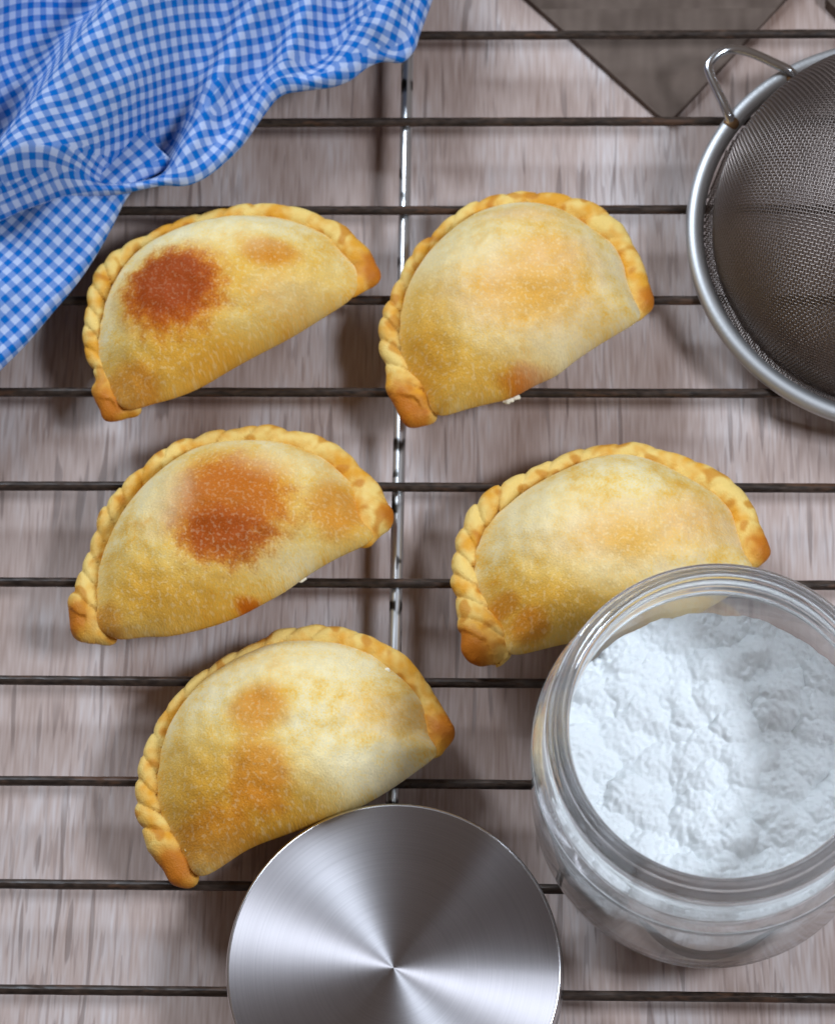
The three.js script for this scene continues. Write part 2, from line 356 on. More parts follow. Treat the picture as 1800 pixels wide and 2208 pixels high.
  part('crimped_edge', meshOf(net.pos, cuv, net.idx, col), edgeMat, root);
  for (const [x, y, z, r, tone] of o.bits ?? []) {
    const g = mergeVertices(new THREE.IcosahedronGeometry(r * MM, 3).deleteAttribute('normal').deleteAttribute('uv')), p = g.attributes.position;
    for (let i = 0; i < p.count; i++) { const f = 1 + 0.55 * noise3(p.getX(i) * 900, p.getY(i) * 900, p.getZ(i) * 900 + x); p.setXYZ(i, p.getX(i) * f * 1.3, p.getY(i) * f * 0.7, p.getZ(i) * f); }
    g.computeVertexNormals();
    part(numbered(tone ? 'dough_flake' : 'leaked_filling'), g, new THREE.MeshPhysicalMaterial({ color: new THREE.Color().setRGB(...(tone ? [0.74, 0.56, 0.27] : [0.80, 0.74, 0.58])), roughness: 0.6, specularIntensity: 0.4 }), root).position.set(x * MM, y * MM, z * MM);
  }
  return { root, dough };
}

makeEmpanada({
  seed: 1, at: [-55, -54], mid: [2, -2], height: 27, label: 'empanada with a big dark scorched patch, lying beside the checked cloth', pitch: 0.95, toast: 0.05, lift: 0.0015, cut: [2, 2],
  fold: [-32.1, 34.4, -29.8, 35.6, -25.4, 34.7, -21.1, 32.2, -13.6, 30.5, -4.8, 26.6, 4.5, 20.4, 13.8, 15, 23.2, 9.5, 32.6, 3.3, 41.4, -2.9, 46.4, -7.1, 48.3, -10.9],
  arc: [-33.2, 32.1, -35.2, 23.6, -38.5, 16.7, -40.8, 9.8, -40.4, 2.1, -39.8, -5.6, -37.3, -14, -31.4, -20.4, -22.9, -25.7, -13.3, -30.5, -2.9, -33.5, 11.4, -35.8, 24.6, -33.8, 31.2, -30.9, 37.8, -27.4, 43.1, -21.7, 46.5, -17.4, 47.9, -13.6],
  crease: [-28.5, 28.2, -34.3, 16.9, -35.2, 9.3, -34.6, 2.4, -33.3, -5.3, -30.1, -13, -25.3, -19.3, -19, -23.9, -10, -27.8, -1, -30.2, 8.7, -31.1, 18.5, -30, 26.4, -27.3, 32.3, -24.5, 36.3, -19.9, 40.3, -15, 42.3, -11.1],
  tips: [[-34.2, 25.5, -31, 32, 4.2, 3.6, 3.4, 3.0], [-30.5, 32.3, -24, 31.4, 3.6, 3.4, 3.1, 2.5], [45.5, -11, 40, -6.5, 4.5, 6, 3.4, 3.0]], tipR: [0.012, 0.009],
  spots: [[4, 19, 30, 8, 0.55, 'g'], [20, -2, 20, 14, 0.5, 'g'], [-10, 24, 24, 10, 0.62, 'g'], [-11.5, 1, 14, 12.5, 1, 'b'], [-12.5, -0.5, 11, 10, 0.75, 'd'], [17, -11, 7.5, 4.5, 0.42, 'b'], [-25, 29, 9, 7, 0.4, 'b'], [4, -20, 20, 9, 0.35, 'p'], [22, 2, 12, 8, 0.25, 'p']],
});
makeEmpanada({
  bits: [[0.5, 4, 27.2, 1.4, 0], [2.8, 4.2, 26.4, 1.0, 0], [-20.2, 7.4, 26.6, 0.9, 1]],
  seed: 2, at: [32, -53], mid: [3, -2], height: 30, label: 'pale golden empanada nearest the sieve, faintly tanned on top', toast: 0.12,
  fold: [-31.1, 34.2, -29.1, 36, -24.7, 36.3, -20.3, 35.1, -16, 33.3, -7.2, 31, 1.6, 28.6, 8.2, 24.7, 15.3, 21.2, 19.7, 17.3, 26.4, 12.3, 34.7, 6.9, 40.2, 3, 42.8, 0.3, 43.3, -2.7],
  arc: [-31.4, 31.9, -34.7, 22.4, -38, 11.6, -38.7, 6.8, -38.2, 1.9, -36.4, -4.1, -33.7, -10.9, -31, -17, -27.7, -23.2, -22.7, -27.5, -17.7, -33.1, -8.1, -38.7, -0.1, -40.8, 8.4, -41.1, 18.1, -39.5, 26.6, -36.1, 31.7, -32.4, 36.2, -26.8, 40, -18.8, 42.8, -10.8, 43.6, -5.3],
  crease: [-21, 29.9, -24.4, 24.6, -29, 17.4, -31.3, 10.2, -31.5, 2.4, -29.8, -7.3, -26.8, -14.6, -22.4, -21.4, -15.8, -28.1, -10.2, -32.4, -4.5, -34.9, 3.9, -36.4, 9.6, -36, 16.9, -33.6, 22, -30.2, 27.1, -26.2, 31, -23.1, 34.3, -17, 35.7, -10.9, 37, -6, 38.9, -0.6],
  tips: [[-31.8, 23.5, -27.5, 31.3, 4.8, 4.4, 4.6, 4.7], [-27, 32, -23.5, 32, 4, 3.8, 4.3, 3.6], [40, -3, 38.5, 0, 4.5, 5, 3.4, 3.0]], tipR: [0.013, 0.006],
  spots: [[-8, 26, 24, 8, 0.6, 'g'], [-26, 4, 9, 16, 0.45, 'g'], [4, 2, 25, 17, 0.6, 't'], [8, 4, 9, 7, 0.45, 'g'], [5, -26, 14, 6, 0.4, 't'], [16, -12, 14, 9, 0.4, 't'], [-22, 19, 10, 12, 0.62, 'g'], [10, 26.5, 10, 3.6, 0.75, 'b'], [-14, -14, 14, 12, 0.5, 'p'], [14, 20, 16, 7, 0.4, 'p']],
});
makeEmpanada({
  bits: [[24.6, 5, 13.6, 1.1, 0], [22.2, 5, 15.2, 0.8, 0], [-31.6, 6.6, 26, 0.8, 1]],
  seed: 3, at: [-52, 17], mid: [3, -1], height: 29, label: 'empanada with a broad reddish brown blotch, in the middle of the left column', pitch: 1.05, toast: 0.0,
  fold: [-40.5, 29.1, -37.5, 33, -33.4, 34.2, -27.2, 34.1, -21.1, 32.6, -14.3, 32.8, -9.4, 31.9, -0.9, 29.6, 7.6, 26.3, 15.5, 21.8, 21, 18.5, 25.8, 14.6, 33.7, 9.4, 41, 5.5, 47.8, 2.2, 50.5, -0.8, 51.4, -4.4],
  arc: [-41.6, 27.3, -43.2, 24.1, -42.1, 18.9, -40.9, 13, -38.9, 6.4, -36.9, -0.8, -35.7, -7.5, -32.4, -11.5, -30.1, -15.5, -24.1, -21.5, -19.2, -26.3, -14.3, -29.6, -8, -31.1, -2.3, -33.6, 4.7, -33.7, 11, -35.1, 17.4, -33.8, 23.8, -32.4, 30.2, -30.7, 34.7, -27.7, 39.3, -23.7, 43.2, -19, 47.1, -14.4, 51, -6.4],
  crease: [-33.4, 28.5, -34, 20.7, -33.9, 11.6, -31.7, 2.5, -28.7, -5.5, -23.7, -13.4, -17.1, -20.1, -8.5, -26.2, -1, -28.3, 8.5, -29, 18, -28.2, 24.4, -26.1, 30.1, -23.4, 35.3, -18.9, 38.8, -15.3, 40.5, -9, 42.3, -2.4],
  tips: [[-39.2, 22.5, -38, 28, 4.6, 4.4, 4.3, 4.6], [-37.5, 29.2, -31, 31, 4.2, 3.8, 4.2, 3.2], [47, -5, 43, 1, 5, 5, 4.2, 3.6]], tipR: [0.009, 0.005],
  spots: [[0, 26, 30, 8, 0.5, 'g'], [34, 2, 14, 8, 0.4, 'g'], [-18, 22, 16, 12, 0.62, 'g'], [5, -2, 16.5, 15.5, 0.72, 'b'], [5, -1, 13, 13, 0.22, 'd'], [4, 7.5, 10.5, 7, 0.55, 'd'], [35, -4, 7, 8.5, 0.40, 'b'], [12.5, 26, 4.6, 2.8, 0.95, 'b'], [-34, 31, 9, 6, 0.34, 'b'], [-16, -6, 10, 13, 0.5, 'p'], [22, -18, 16, 7, 0.35, 'p']],
});
makeEmpanada({
  seed: 4, at: [58, 23], mid: [4, -2], height: 30, label: 'pale empanada partly hidden behind the glass jar', pitch: 1.1, toast: -0.1,
  fold: [-36.5, 32.5, -33.1, 34.4, -28.8, 33.7, -24.6, 31.8, -18.5, 30.5, -7.5, 27.9, 3.4, 26.9, 14.4, 23.7, 24.8, 18.8, 34, 13.7, 41.4, 9.2, 47.6, 5.6, 49.8, 3.3, 50.1, 0.1],
  arc: [-36.7, 30.8, -38, 26.3, -39, 19.9, -40.3, 13.5, -41.5, 9.6, -42.1, 5.7, -41.1, 0.5, -40.5, -4.8, -38.7, -9.4, -35.4, -16, -30.7, -20.3, -24.5, -24, -16.3, -28.4, -6.3, -32.9, 0.6, -34.6, 6.3, -35.1, 13.2, -35.5, 20.1, -33.3, 28.8, -30.3, 35, -27, 41.2, -22.9, 44.2, -18.9, 46.6, -14.3, 48.9, -7.7, 50.6, -1.9],
  crease: [-24, 30, -26.5, 23, -30.3, 17.2, -33.7, 9.5, -34.5, 3, -33.9, -2.2, -30.8, -9.4, -25.6, -14.7, -18.2, -20.6, -8.8, -25.9, 0.5, -29.8, 8.7, -30.8, 16.1, -29.2, 24.2, -25.4, 29.7, -22.1, 36.5, -17.5, 40.1, -12.2, 41.8, -5.1, 43.5, 2.7],
  tips: [[-35, 19.5, -32.2, 27.3, 4.8, 5.4, 4.8, 6.3], [-32.5, 27.8, -28.8, 28, 5.2, 4.8, 6.2, 5.2], [46.5, -2, 45, 1, 4.5, 4.5, 3.8, 3.2]], tipR: [0.013, 0.008],
  spots: [[0, 22, 26, 9, 0.5, 'g'], [6, 2, 24, 12, 0.5, 't'], [10, 4, 8, 6, 0.4, 'g'], [-18, 19, 17, 11, 0.62, 'g'], [-19, 25, 5, 4, 0.40, 'b'], [-26, 18, 4, 3, 0.28, 'b'], [30, -6, 14, 10, 0.45, 't'], [24, -17, 4, 2.5, 0.4, 'g'], [-16, -8, 16, 12, 0.5, 'p'], [2, 12, 10, 6, 0.3, 'p']],
});
makeEmpanada({
  bits: [[-24, 8.5, 28.6, 0.9, 1], [30.5, 8, -24, 0.7, 0]],
  seed: 5, at: [-32, 83], mid: [4, -1], height: 31, label: 'lowest empanada, just behind the round steel lid, with a small brown spot on top', pitch: 1.0, toast: 0.05,
  fold: [-27.8, 36.3, -25.9, 38.6, -23.1, 39.5, -20.8, 38.2, -18.1, 36.2, -13.1, 32.1, -6.4, 28, 2.6, 24.5, 11.1, 21.5, 18.4, 18.6, 25.2, 15.6, 33.7, 10.3, 42.1, 3.8, 47.2, -0.4, 49.8, -3.4, 50.2, -5.7],
  arc: [-28.6, 35.1, -33.5, 29.3, -36.8, 25.3, -39.4, 20.6, -40.9, 14.2, -40.6, 8.3, -40.2, 3.5, -39.3, -1.3, -36.9, -6.7, -34.8, -11.5, -32.1, -15.7, -26.5, -22.4, -20.3, -27, -13.9, -31, -7, -34.1, -1.2, -37.8, 5.8, -38.4, 11.7, -39.2, 18.2, -37.6, 23.6, -36.4, 28.9, -33.3, 34.2, -31.2, 37.2, -27.6, 41.4, -22.8, 44.4, -17.4, 47.4, -12.6, 50, -7.3],
  crease: [-24.3, 29.5, -29.2, 22.9, -32.5, 16.8, -33.7, 10.9, -33.5, 2.7, -32, -5.7, -28.8, -12.9, -22.5, -21, -15.7, -26.1, -8.8, -30, -0.7, -32.8, 8.7, -33.2, 18.1, -32, 26.3, -28.7, 31.7, -24.5, 37.6, -19, 40.6, -13.9, 41.9, -8.5, 43.2, -2],
  tips: [[-32.5, 26.3, -26.3, 34.5, 4.6, 4.2, 4.7, 4.2], [-26.3, 34.5, -24.6, 35.6, 4.2, 3.8, 4.1, 3.5], [46, -7, 44, -2, 4.5, 4.5, 3.8, 3.4]], tipR: [0.011, 0.010],
  spots: [[4, 24, 26, 8, 0.5, 'g'], [-5, 18, 22, 13, 0.62, 'g'], [-22, 14, 12, 16, 0.62, 'g'], [-4, -7, 7.5, 7, 0.42, 'b'], [-3, 12, 8, 9, 0.42, 'b'], [-16, 27, 10, 8, 0.34, 'b'], [34, -8, 14, 9, 0.3, 't'], [4, -22, 22, 8, 0.45, 'p'], [20, 8, 14, 8, 0.3, 'p']],
});

// ---------------------------------------------------------------- checked napkin
{
  const T = 512, P = 4;                                              // four checks across the tile
  const check = colourTexture(T, T, (u, v) => {
    const a = u * P, b = v * P, thread = 0.5 + 0.5 * Math.sin(u * Math.PI * 2 * 64), weft = 0.5 + 0.5 * Math.sin(v * Math.PI * 2 * 64), n = 0.06 * noise(u * 40, v * 40, 3);
    const s = (x) => sstep(-0.17, 0.19, Math.sin(2 * Math.PI * x) * 0.5 + n - 0.03);
    const wa = s(a), wb = s(b), over = (Math.floor(u * 64) + Math.floor(v * 64)) % 2;
    const white = [0.42, 0.50, 0.70], blue = [0.0, 0.125, 0.46];
    const c = mix3(white, blue, clamp(0.64 * (wa + wb) - 0.28 * wa * wb + 0.05 * (over ? wa - wb : wb - wa)));
    const k = 0.93 + 0.07 * (over ? thread : weft);
    return [c[0] * k, c[1] * k, c[2] * k];
  });
  const weave = valueTexture(256, 256, (u, v) => 0.5 + 0.25 * Math.sin(u * Math.PI * 128) * Math.cos(v * Math.PI * 128));
  const PERIOD = 0.0044 * P;
  check.repeat.set(1 / PERIOD, 1 / PERIOD); weave.repeat.set(1 / PERIOD, 1 / PERIOD);
  const m = new THREE.MeshPhysicalMaterial({ map: check, bumpMap: weave, bumpScale: 0.00012, roughness: 0.9, specularIntensity: 0.25, sheen: 0.25, sheenColor: new THREE.Color(0.8, 0.88, 1), sheenRoughness: 0.6 });
  const ridge = (pts, amp, wl, wr, fade = 0.012) => {
    const q = pairs(pts, MM);
    return (x, z) => {
      let best = 1e9, sd = 0, along = 0, tot = 0;
      for (let i = 0; i < q.length - 1; i++) {
        const [x1, z1] = q[i], [x2, z2] = q[i + 1], ex = x2 - x1, ez = z2 - z1, l = Math.hypot(ex, ez), t = ((x - x1) * ex + (z - z1) * ez) / (l * l), tc = clamp(t);
        const d = Math.hypot(x - x1 - tc * ex, z - z1 - tc * ez);
        if (d < best) { best = d; sd = ((x - x1) * ez - (z - z1) * ex) > 0 ? 1 : -1; along = 0; if (i === 0 && t < 0) along = -t * l; if (i === q.length - 2 && t > 1) along = (t - 1) * l; }
        tot += l;
      }
      const across = Math.sqrt(Math.max(0, best * best - along * along));
      return 1.9 * amp * MM * Math.exp(-((across / ((sd > 0 ? wl : wr) * 1.25 * MM)) ** 2)) * Math.exp(-((along / fade) ** 2));
    };
  };
  // sheet folded under along an edge: rows run from under the cloth, round the fold, to far inside
  function sheet(edgePts, inner, height, rho, rot, cols = 260, rows = 190, flap = 0.03) {
    const E = spline(pairs(edgePts), cols - 1), I = spline(pairs(inner), cols - 1), pos = [], uv = [], idx = [], un = 10, rl = 12, all = un + rl + rows;
    const c = Math.cos(rot), s = Math.sin(rot);
    for (let k = 0; k < all; k++) for (let i = 0; i < cols; i++) {
      const [ex, ez] = E[i], [ix, iz] = I[i], L = Math.hypot(ix - ex, iz - ez), dx = (ix - ex) / L, dz = (iz - ez) / L, lowR = rho(i / (cols - 1));
      let d, y, along;
      if (k < un) { const t = 1 - k / un; d = lowR + t * flap; y = -2 * lowR; along = -Math.PI * lowR - t * flap; }
      else if (k < un + rl) { const a = -Math.PI / 2 + Math.PI * ((k - un) / rl); d = lowR * (1 - Math.cos(a)); y = lowR * (Math.sin(a) - 1); along = lowR * (a - Math.PI / 2); }
      else { const t = (k - un - rl) / (rows - 1); d = lowR + Math.pow(t, 1.25) * (L - lowR); y = 0; along = d - lowR; }
      const x = ex + dx * d, z = ez + dz * d, h = height(x, z, i / (cols - 1), d);
      pos.push(x, Math.max(TOP + 0.0006, h + y), z);
      const px = ex + dx * (lowR + along), pz = ez + dz * (lowR + along);
      uv.push(c * px - s * pz, s * px + c * pz);
    }
    // let the weave relax, coarse cells first, so that the checks keep their size along the folds
    const at = (k, i) => k * cols + i, dist = (a, b) => Math.hypot(pos[3 * a] - pos[3 * b], pos[3 * a + 1] - pos[3 * b + 1], pos[3 * a + 2] - pos[3 * b + 2]);
    for (const S of [32, 16, 8, 4]) {
      const K = [], I = []; for (let k = 0; k < all - 1; k += S) K.push(k); K.push(all - 1); for (let i = 0; i < cols - 1; i += S) I.push(i); I.push(cols - 1);
      const path = (k1, i1, k2, i2) => { const m = Math.max(Math.abs(k2 - k1), Math.abs(i2 - i1)); let l = 0, a = at(k1, i1); for (let q = 1; q <= m; q++) { const b = at(Math.round(k1 + ((k2 - k1) * q) / m), Math.round(i1 + ((i2 - i1) * q) / m)); l += dist(a, b); a = b; } return l; };
      const links = [], rest = [], link = (k1, i1, k2, i2) => { links.push(2 * at(k1, i1), 2 * at(k2, i2)); rest.push(path(k1, i1, k2, i2)); };
      for (let y = 0; y < K.length; y++) for (let x = 0; x < I.length; x++) {
        if (x + 1 < I.length) link(K[y], I[x], K[y], I[x + 1]);
        if (y + 1 < K.length) link(K[y], I[x], K[y + 1], I[x]);
        if (x + 1 < I.length && y + 1 < K.length) { link(K[y], I[x], K[y + 1], I[x + 1]); link(K[y], I[x + 1], K[y + 1], I[x]); }
      }
      for (let it = 0; it < (S > 8 ? 300 : S > 4 ? 60 : 12); it++) for (let j = 0; j < rest.length; j++) {
        const a = links[2 * j], b = links[2 * j + 1], dx = uv[b] - uv[a], dy = uv[b + 1] - uv[a + 1], l = Math.hypot(dx, dy) || 1e-9, f = (0.35 * (l - rest[j])) / l;
        uv[a] += dx * f; uv[a + 1] += dy * f; uv[b] -= dx * f; uv[b + 1] -= dy * f;
      }
      for (let y = 0; y + 1 < K.length; y++) for (let x = 0; x + 1 < I.length; x++) for (let k = K[y]; k <= K[y + 1]; k++) for (let i = I[x]; i <= I[x + 1]; i++) {
        if ((k === K[y] || k === K[y + 1]) && (i === I[x] || i === I[x + 1])) continue;
        const v = (k - K[y]) / (K[y + 1] - K[y]), u = (i - I[x]) / (I[x + 1] - I[x]);
        for (const c of [0, 1]) uv[2 * at(k, i) + c] = lerp(lerp(uv[2 * at(K[y], I[x]) + c], uv[2 * at(K[y], I[x + 1]) + c], u), lerp(uv[2 * at(K[y + 1], I[x]) + c], uv[2 * at(K[y + 1], I[x + 1]) + c], u), v);
      }
    }
    for (let k = 0; k < all - 1; k++) for (let i = 0; i < cols - 1; i++) { const a = k * cols + i, b = a + cols; idx.push(a, b, a + 1, b, b + 1, a + 1); }
    return meshOf(pos, uv, idx);
  }
  const cloth = thing('checked_napkin', 'blue and white checked cloth crumpled over the corner of the rack', 'napkin');
  const R = [
    ridge([-36, -175, -43, -160, -55, -131, -62.5, -110.7, -66.4, -88], 6, 7, 7), ridge([-42, -178, -50, -158, -59, -136, -68, -116, -76, -98], -6.5, 8, 7), ridge([-26, -172, -33, -155, -44, -134, -54, -114, -58, -100], -5, 7, 6),
    ridge([-62, -182, -74, -160, -84, -144, -95, -129, -104, -117, -113, -104, -119, -90], 8, 9, 8), ridge([-82, -190, -93, -166, -102, -148, -112, -133, -122, -119, -138, -106], -9, 9, 10),
    ridge([-150, -118, -130, -123, -116, -128, -102, -142], 5, 7, 7, 0.02), ridge([-82, -118, -90, -107, -97, -98, -103, -89], 4, 3.5, 7), ridge([-76, -112, -84, -102, -90, -95], -5, 6, 5, 0.012),
    ridge([-22, -175, -28.6, -155, -34, -138, -39, -122], 4.5, 5, 5), ridge([-14, -175, -21, -152, -27.5, -137, -32, -126], -4.5, 5, 5), ridge([8, -180, -4, -150, -11, -133], 3, 6, 6), ridge([-124, -155, -136, -136, -152, -122], 7, 8, 8),
  ];
  const bumpy = (x, z) => { let h = 0; for (const r of R) h += r(x, z); return h + 0.0012 * noise(x * 55, z * 55, 4.2) + 0.0005 * noise(x * 160, z * 160, 1.2); };
  const upper = sheet(
    [12.6, -171, 9.6, -160, 6.6, -150, 4.6, -143, 3.2, -137.5, -0.5, -132.9, -7.1, -133, -11.5, -131.2, -16.3, -127.6, -21.5, -125.8, -31.8, -124.4, -37.6, -122.4, -42.4, -115.9, -48.2, -106.5, -52.7, -101.4, -60.1, -94.4, -65.5, -91.6, -73, -91.4, -83.8, -89.6, -96.2, -88.8, -104, -87.6, -113.7, -84.2, -122, -80, -134, -76, -150, -72],
    [-30, -235, -45, -232, -60, -228, -75, -222, -90, -216, -105, -210, -120, -204, -135, -198, -148, -190, -156, -180, -164, -168, -172, -155, -180, -140, -186, -120],
    (x, z, s, d) => 0.0335 + bumpy(x, z) * sstep(-0.001, 0.012, d) + 0.006 * sstep(0, 0.05, d), (s) => 0.0028 + 0.0012 * Math.sin(s * 23) * Math.sin(s * 7), 0.42);
  part('upper_fold', upper, m, cloth);
  const lower = sheet(
    [-70, -101, -79.3, -95.9, -82.6, -92.5, -85, -88.5, -87.8, -81.4, -92, -72.1, -97.6, -62.1, -104.7, -52.2, -111.7, -42.4, -118.8, -34.2, -128, -24, -142, -8],
    [-110, -140, -122, -130, -134, -120, -146, -110, -158, -96, -170, -80, -184, -60],
    (x, z, s, d) => 0.0285 + 0.0018 * noise(x * 45, z * 45, 8.8) * sstep(0, 0.01, d) - 0.004 * sstep(0.012, 0.05, d) + 0.0022 * Math.exp(-((((x + 0.112) * 0.8 + (z + 0.07) * 0.35) / 0.006) ** 2)) * sstep(0.004, 0.02, d), (s) => 0.0026, 0.78, 180, 110, 0.02);
  part('lower_fold', lower, m, cloth);
}

// ---------------------------------------------------------------- steel jar lid
{
  const lid = thing('jar_lid', 'round brushed steel lid lying flat in front of an empanada', 'lid', [0.0026, 0, 0.1456]);
  const rings = valueTexture(2048, 64, (u, v) => 0.5 + 0.28 * noise(u * 900, v * 3, 2.2) + 0.22 * noise(u * 300, v * 5, 6.1));
  const face = colourTexture(1024, 512, (u, v) => { const k = 1 + 0.06 * noise(u * 420, v * 6, 3.9) + 0.05 * noise(u * 90, v * 4, 1.1) + 0.03 * noise(u * 8, v * 14, 5); return [0.54 * k, 0.51 * k, 0.52 * k]; });
  const RL = 0.0452, pos = [], uv = [], idx = [], nor = [], NT = 360, NRr = 60, y = 0.0335;
  for (let j = 0; j <= NRr; j++) for (let i = 0; i <= NT; i++) {
    const a = (i / NT) * 2 * Math.PI, r = 0.00002 + RL * (j / NRr);
    pos.push(r * Math.cos(a), y, r * Math.sin(a)); uv.push(j / NRr, i / NT); nor.push(0, 1, 0);
  }
  for (let j = 0; j < NRr; j++) for (let i = 0; i < NT; i++) { const a = j * (NT + 1) + i, b = a + NT + 1; idx.push(a, a + 1, b, b, a + 1, b + 1); }
  const g = meshOf(pos, uv, idx); g.setAttribute('normal', new THREE.Float32BufferAttribute(nor, 3));
  const brushed = new THREE.MeshPhysicalMaterial({ map: face, metalness: 1, roughness: 0.55, anisotropy: 1, bumpMap: rings, bumpScale: 0.000012 });
  part('brushed_top', g, brushed, lid);
  const prof = [[RL, y], [RL + 0.0003, y], [RL + 0.0007, y - 0.0002], [RL + 0.00095, y - 0.0007], [RL + 0.001, y - 0.0013], [RL + 0.001, 0.0215], [RL + 0.0015, 0.0205], [RL + 0.0015, 0.0192], [RL + 0.0008, 0.0184], [RL - 0.0004, 0.0184], [RL - 0.0004, y - 0.0012]];
  part('lid_rim', new THREE.LatheGeometry(prof.map(([a, b]) => new THREE.Vector2(a, b)), 240), new THREE.MeshPhysicalMaterial({ color: new THREE.Color().setRGB(0.62, 0.61, 0.62), metalness: 1, roughness: 0.26 }), lid);
}

// ---------------------------------------------------------------- glass jar and the powder in it
const JAR = [0.0888, 0, 0.0953];
{
  const jar = thing('glass_jar', 'open clear glass jar holding white powder', 'jar', JAR);
  const p = [[0, 0.0195], [0.030, 0.0195], [0.037, 0.0186], [0.0415, 0.0184], [0.0450, 0.0197], [0.0474, 0.0228], [0.0485, 0.0275], [0.0488, 0.034], [0.0488, 0.074], [0.0485, 0.0795], [0.0474, 0.0840], [0.0456, 0.0873], [0.0442, 0.0893], [0.0436, 0.0912], [0.0434, 0.0930], [0.0438, 0.0942], [0.0449, 0.0950], [0.0452, 0.0960], [0.0448, 0.0970], [0.0436, 0.0978], [0.0432, 0.0990], [0.0434, 0.1004], [0.0442, 0.1012], [0.0445, 0.1021], [0.0441, 0.1030], [0.0430, 0.1037], [0.0424, 0.1044], [0.0421, 0.1054], [0.0414, 0.1061], [0.0403, 0.1063], [0.0393, 0.1058], [0.0388, 0.1046], [0.0387, 0.1020], [0.0388, 0.0960], [0.0392, 0.0915], [0.0403, 0.0880], [0.0423, 0.0850], [0.0442, 0.0815], [0.0452, 0.0770], [0.0454, 0.0720], [0.0454, 0.0350], [0.0450, 0.0308], [0.0436, 0.0280], [0.0410, 0.0266], [0.0370, 0.0262], [0, 0.0262]];
  const c = new THREE.SplineCurve(p.map(([a, b]) => new THREE.Vector2(a, b))), pts = c.getPoints(p.length * 5).map((v) => new THREE.Vector2(Math.max(0, v.x), v.y));
  pts[0].x = 0; pts[pts.length - 1].x = 0;
  const glass = new THREE.MeshPhysicalMaterial({ color: 0xffffff, roughness: 0.015, transmission: 0.978, thickness: 0.004, ior: 1.5 }), lower = glass.clone();
  lower.transparent = true; lower.opacity = 0.84;
  const lathe = new THREE.LatheGeometry(pts, 256), old = lathe.index.array, yy = lathe.attributes.position, neck = [], wall = [];
  for (let i = 0; i < old.length; i += 3) ((yy.getY(old[i]) + yy.getY(old[i + 1]) + yy.getY(old[i + 2])) / 3 > 0.0880 ? neck : wall).push(old[i], old[i + 1], old[i + 2]);
  lathe.setIndex([...neck, ...wall]); lathe.clearGroups(); lathe.addGroup(0, neck.length, 0); lathe.addGroup(neck.length, wall.length, 1);
  part('glass_body', lathe, [glass, lower], jar);

  // powder: many clumps of all sizes heaped to an uneven level
  const R = rng(77), RP = 0.0448, lumps = [], G = 0.004, cells = new Map();
  for (let i = 0; i < 1700; i++) {
    const a = R() * 2 * Math.PI, d = RP * Math.sqrt(R()), s = 0.0010 + 0.0066 * Math.pow(R(), 3);
    lumps.push([d * Math.cos(a), d * Math.sin(a), s, lerp(0.55, 1.05, R()), R() * 0.6 - 0.3, R() * 0.6 - 0.3]);
  }
  lumps.forEach((l, i) => { for (let x = Math.floor((l[0] - l[2] * 1.6) / G); x <= Math.floor((l[0] + l[2] * 1.6) / G); x++) for (let z = Math.floor((l[1] - l[2] * 1.6) / G); z <= Math.floor((l[1] + l[2] * 1.6) / G); z++) { const k = x + ',' + z; cells.has(k) ? cells.get(k).push(i) : cells.set(k, [i]); } });
  const heap = (x, z) => {
    const wx = x + 0.0009 * noise(x * 420, z * 420, 1.3), wz = z + 0.0009 * noise(x * 420, z * 420, 5.3);
    let h = 0.0028 * fbm(x * 48, z * 48, 3, 3.7);
    let top = 0;
    for (const i of cells.get(Math.floor(x / G) + ',' + Math.floor(z / G)) ?? []) {
      const l = lumps[i], dx = (wx - l[0]) / l[2], dz = (wz - l[1]) / l[2], d2 = dx * dx + dz * dz;
      if (d2 < 1) top = Math.max(top, l[2] * l[3] * (Math.pow(1 - d2, 0.45) * 0.85 + 0.15 * (1 - d2) + (dx * l[4] + dz * l[5]) * (1 - d2)));
    }
    h += top + 0.00040 * noise(x * 650, z * 650, 2.2) + 0.00012 * noise(x * 1900, z * 1900, 7.1);
    return 0.0530 + h - 0.03 * x + 0.02 * z;
  };
  const pos = [], uv = [], idx = [], n = 330, rim = [];
  for (let j = 0; j <= n; j++) for (let i = 0; i <= n; i++) {
    const u = (i / n) * 2 - 1, v = (j / n) * 2 - 1, x = RP * u * Math.sqrt(1 - v * v / 2), z = RP * v * Math.sqrt(1 - u * u / 2);
    pos.push(x, heap(x, z), z); uv.push(x, z);
  }
  for (let j = 0; j < n; j++) for (let i = 0; i < n; i++) { const a = j * (n + 1) + i, b = a + n + 1; idx.push(a, b, a + 1, b, b + 1, a + 1); }
  for (let i = 0; i < n; i++) rim.push(i);
  for (let j = 0; j < n; j++) rim.push(j * (n + 1) + n);
  for (let i = n; i > 0; i--) rim.push(n * (n + 1) + i);
  for (let j = n; j > 0; j--) rim.push(j * (n + 1));
  const walls = [[0.0449, 0.036], [0.0445, 0.0315], [0.0431, 0.0286], [0.0408, 0.0272], [0.037, 0.0268], [0.0004, 0.0268]];
  let last = rim;
  for (const [r, y] of walls) {
    const row = rim.map((k) => {
      const x = pos[3 * k], z = pos[3 * k + 2], l = Math.hypot(x, z), X = (x / l) * r, Z = (z / l) * r;
      pos.push(X, y + (r > 0.01 ? 0.0012 * noise(X * 160, Z * 160, 9.9) : 0), Z); uv.push(X, Z);
      return pos.length / 3 - 1;
    });
    for (let k = 0; k < rim.length; k++) { const q = (k + 1) % rim.length; idx.push(last[k], last[q], row[k], row[k], last[q], row[q]); }
    last = row;
  }
  const grain = valueTexture(512, 512, (u, v) => 0.5 + 0.5 * noise(u * 60, v * 60, 1) + 0.4 * noise(u * 150, v * 150, 2)); grain.repeat.set(60, 60);
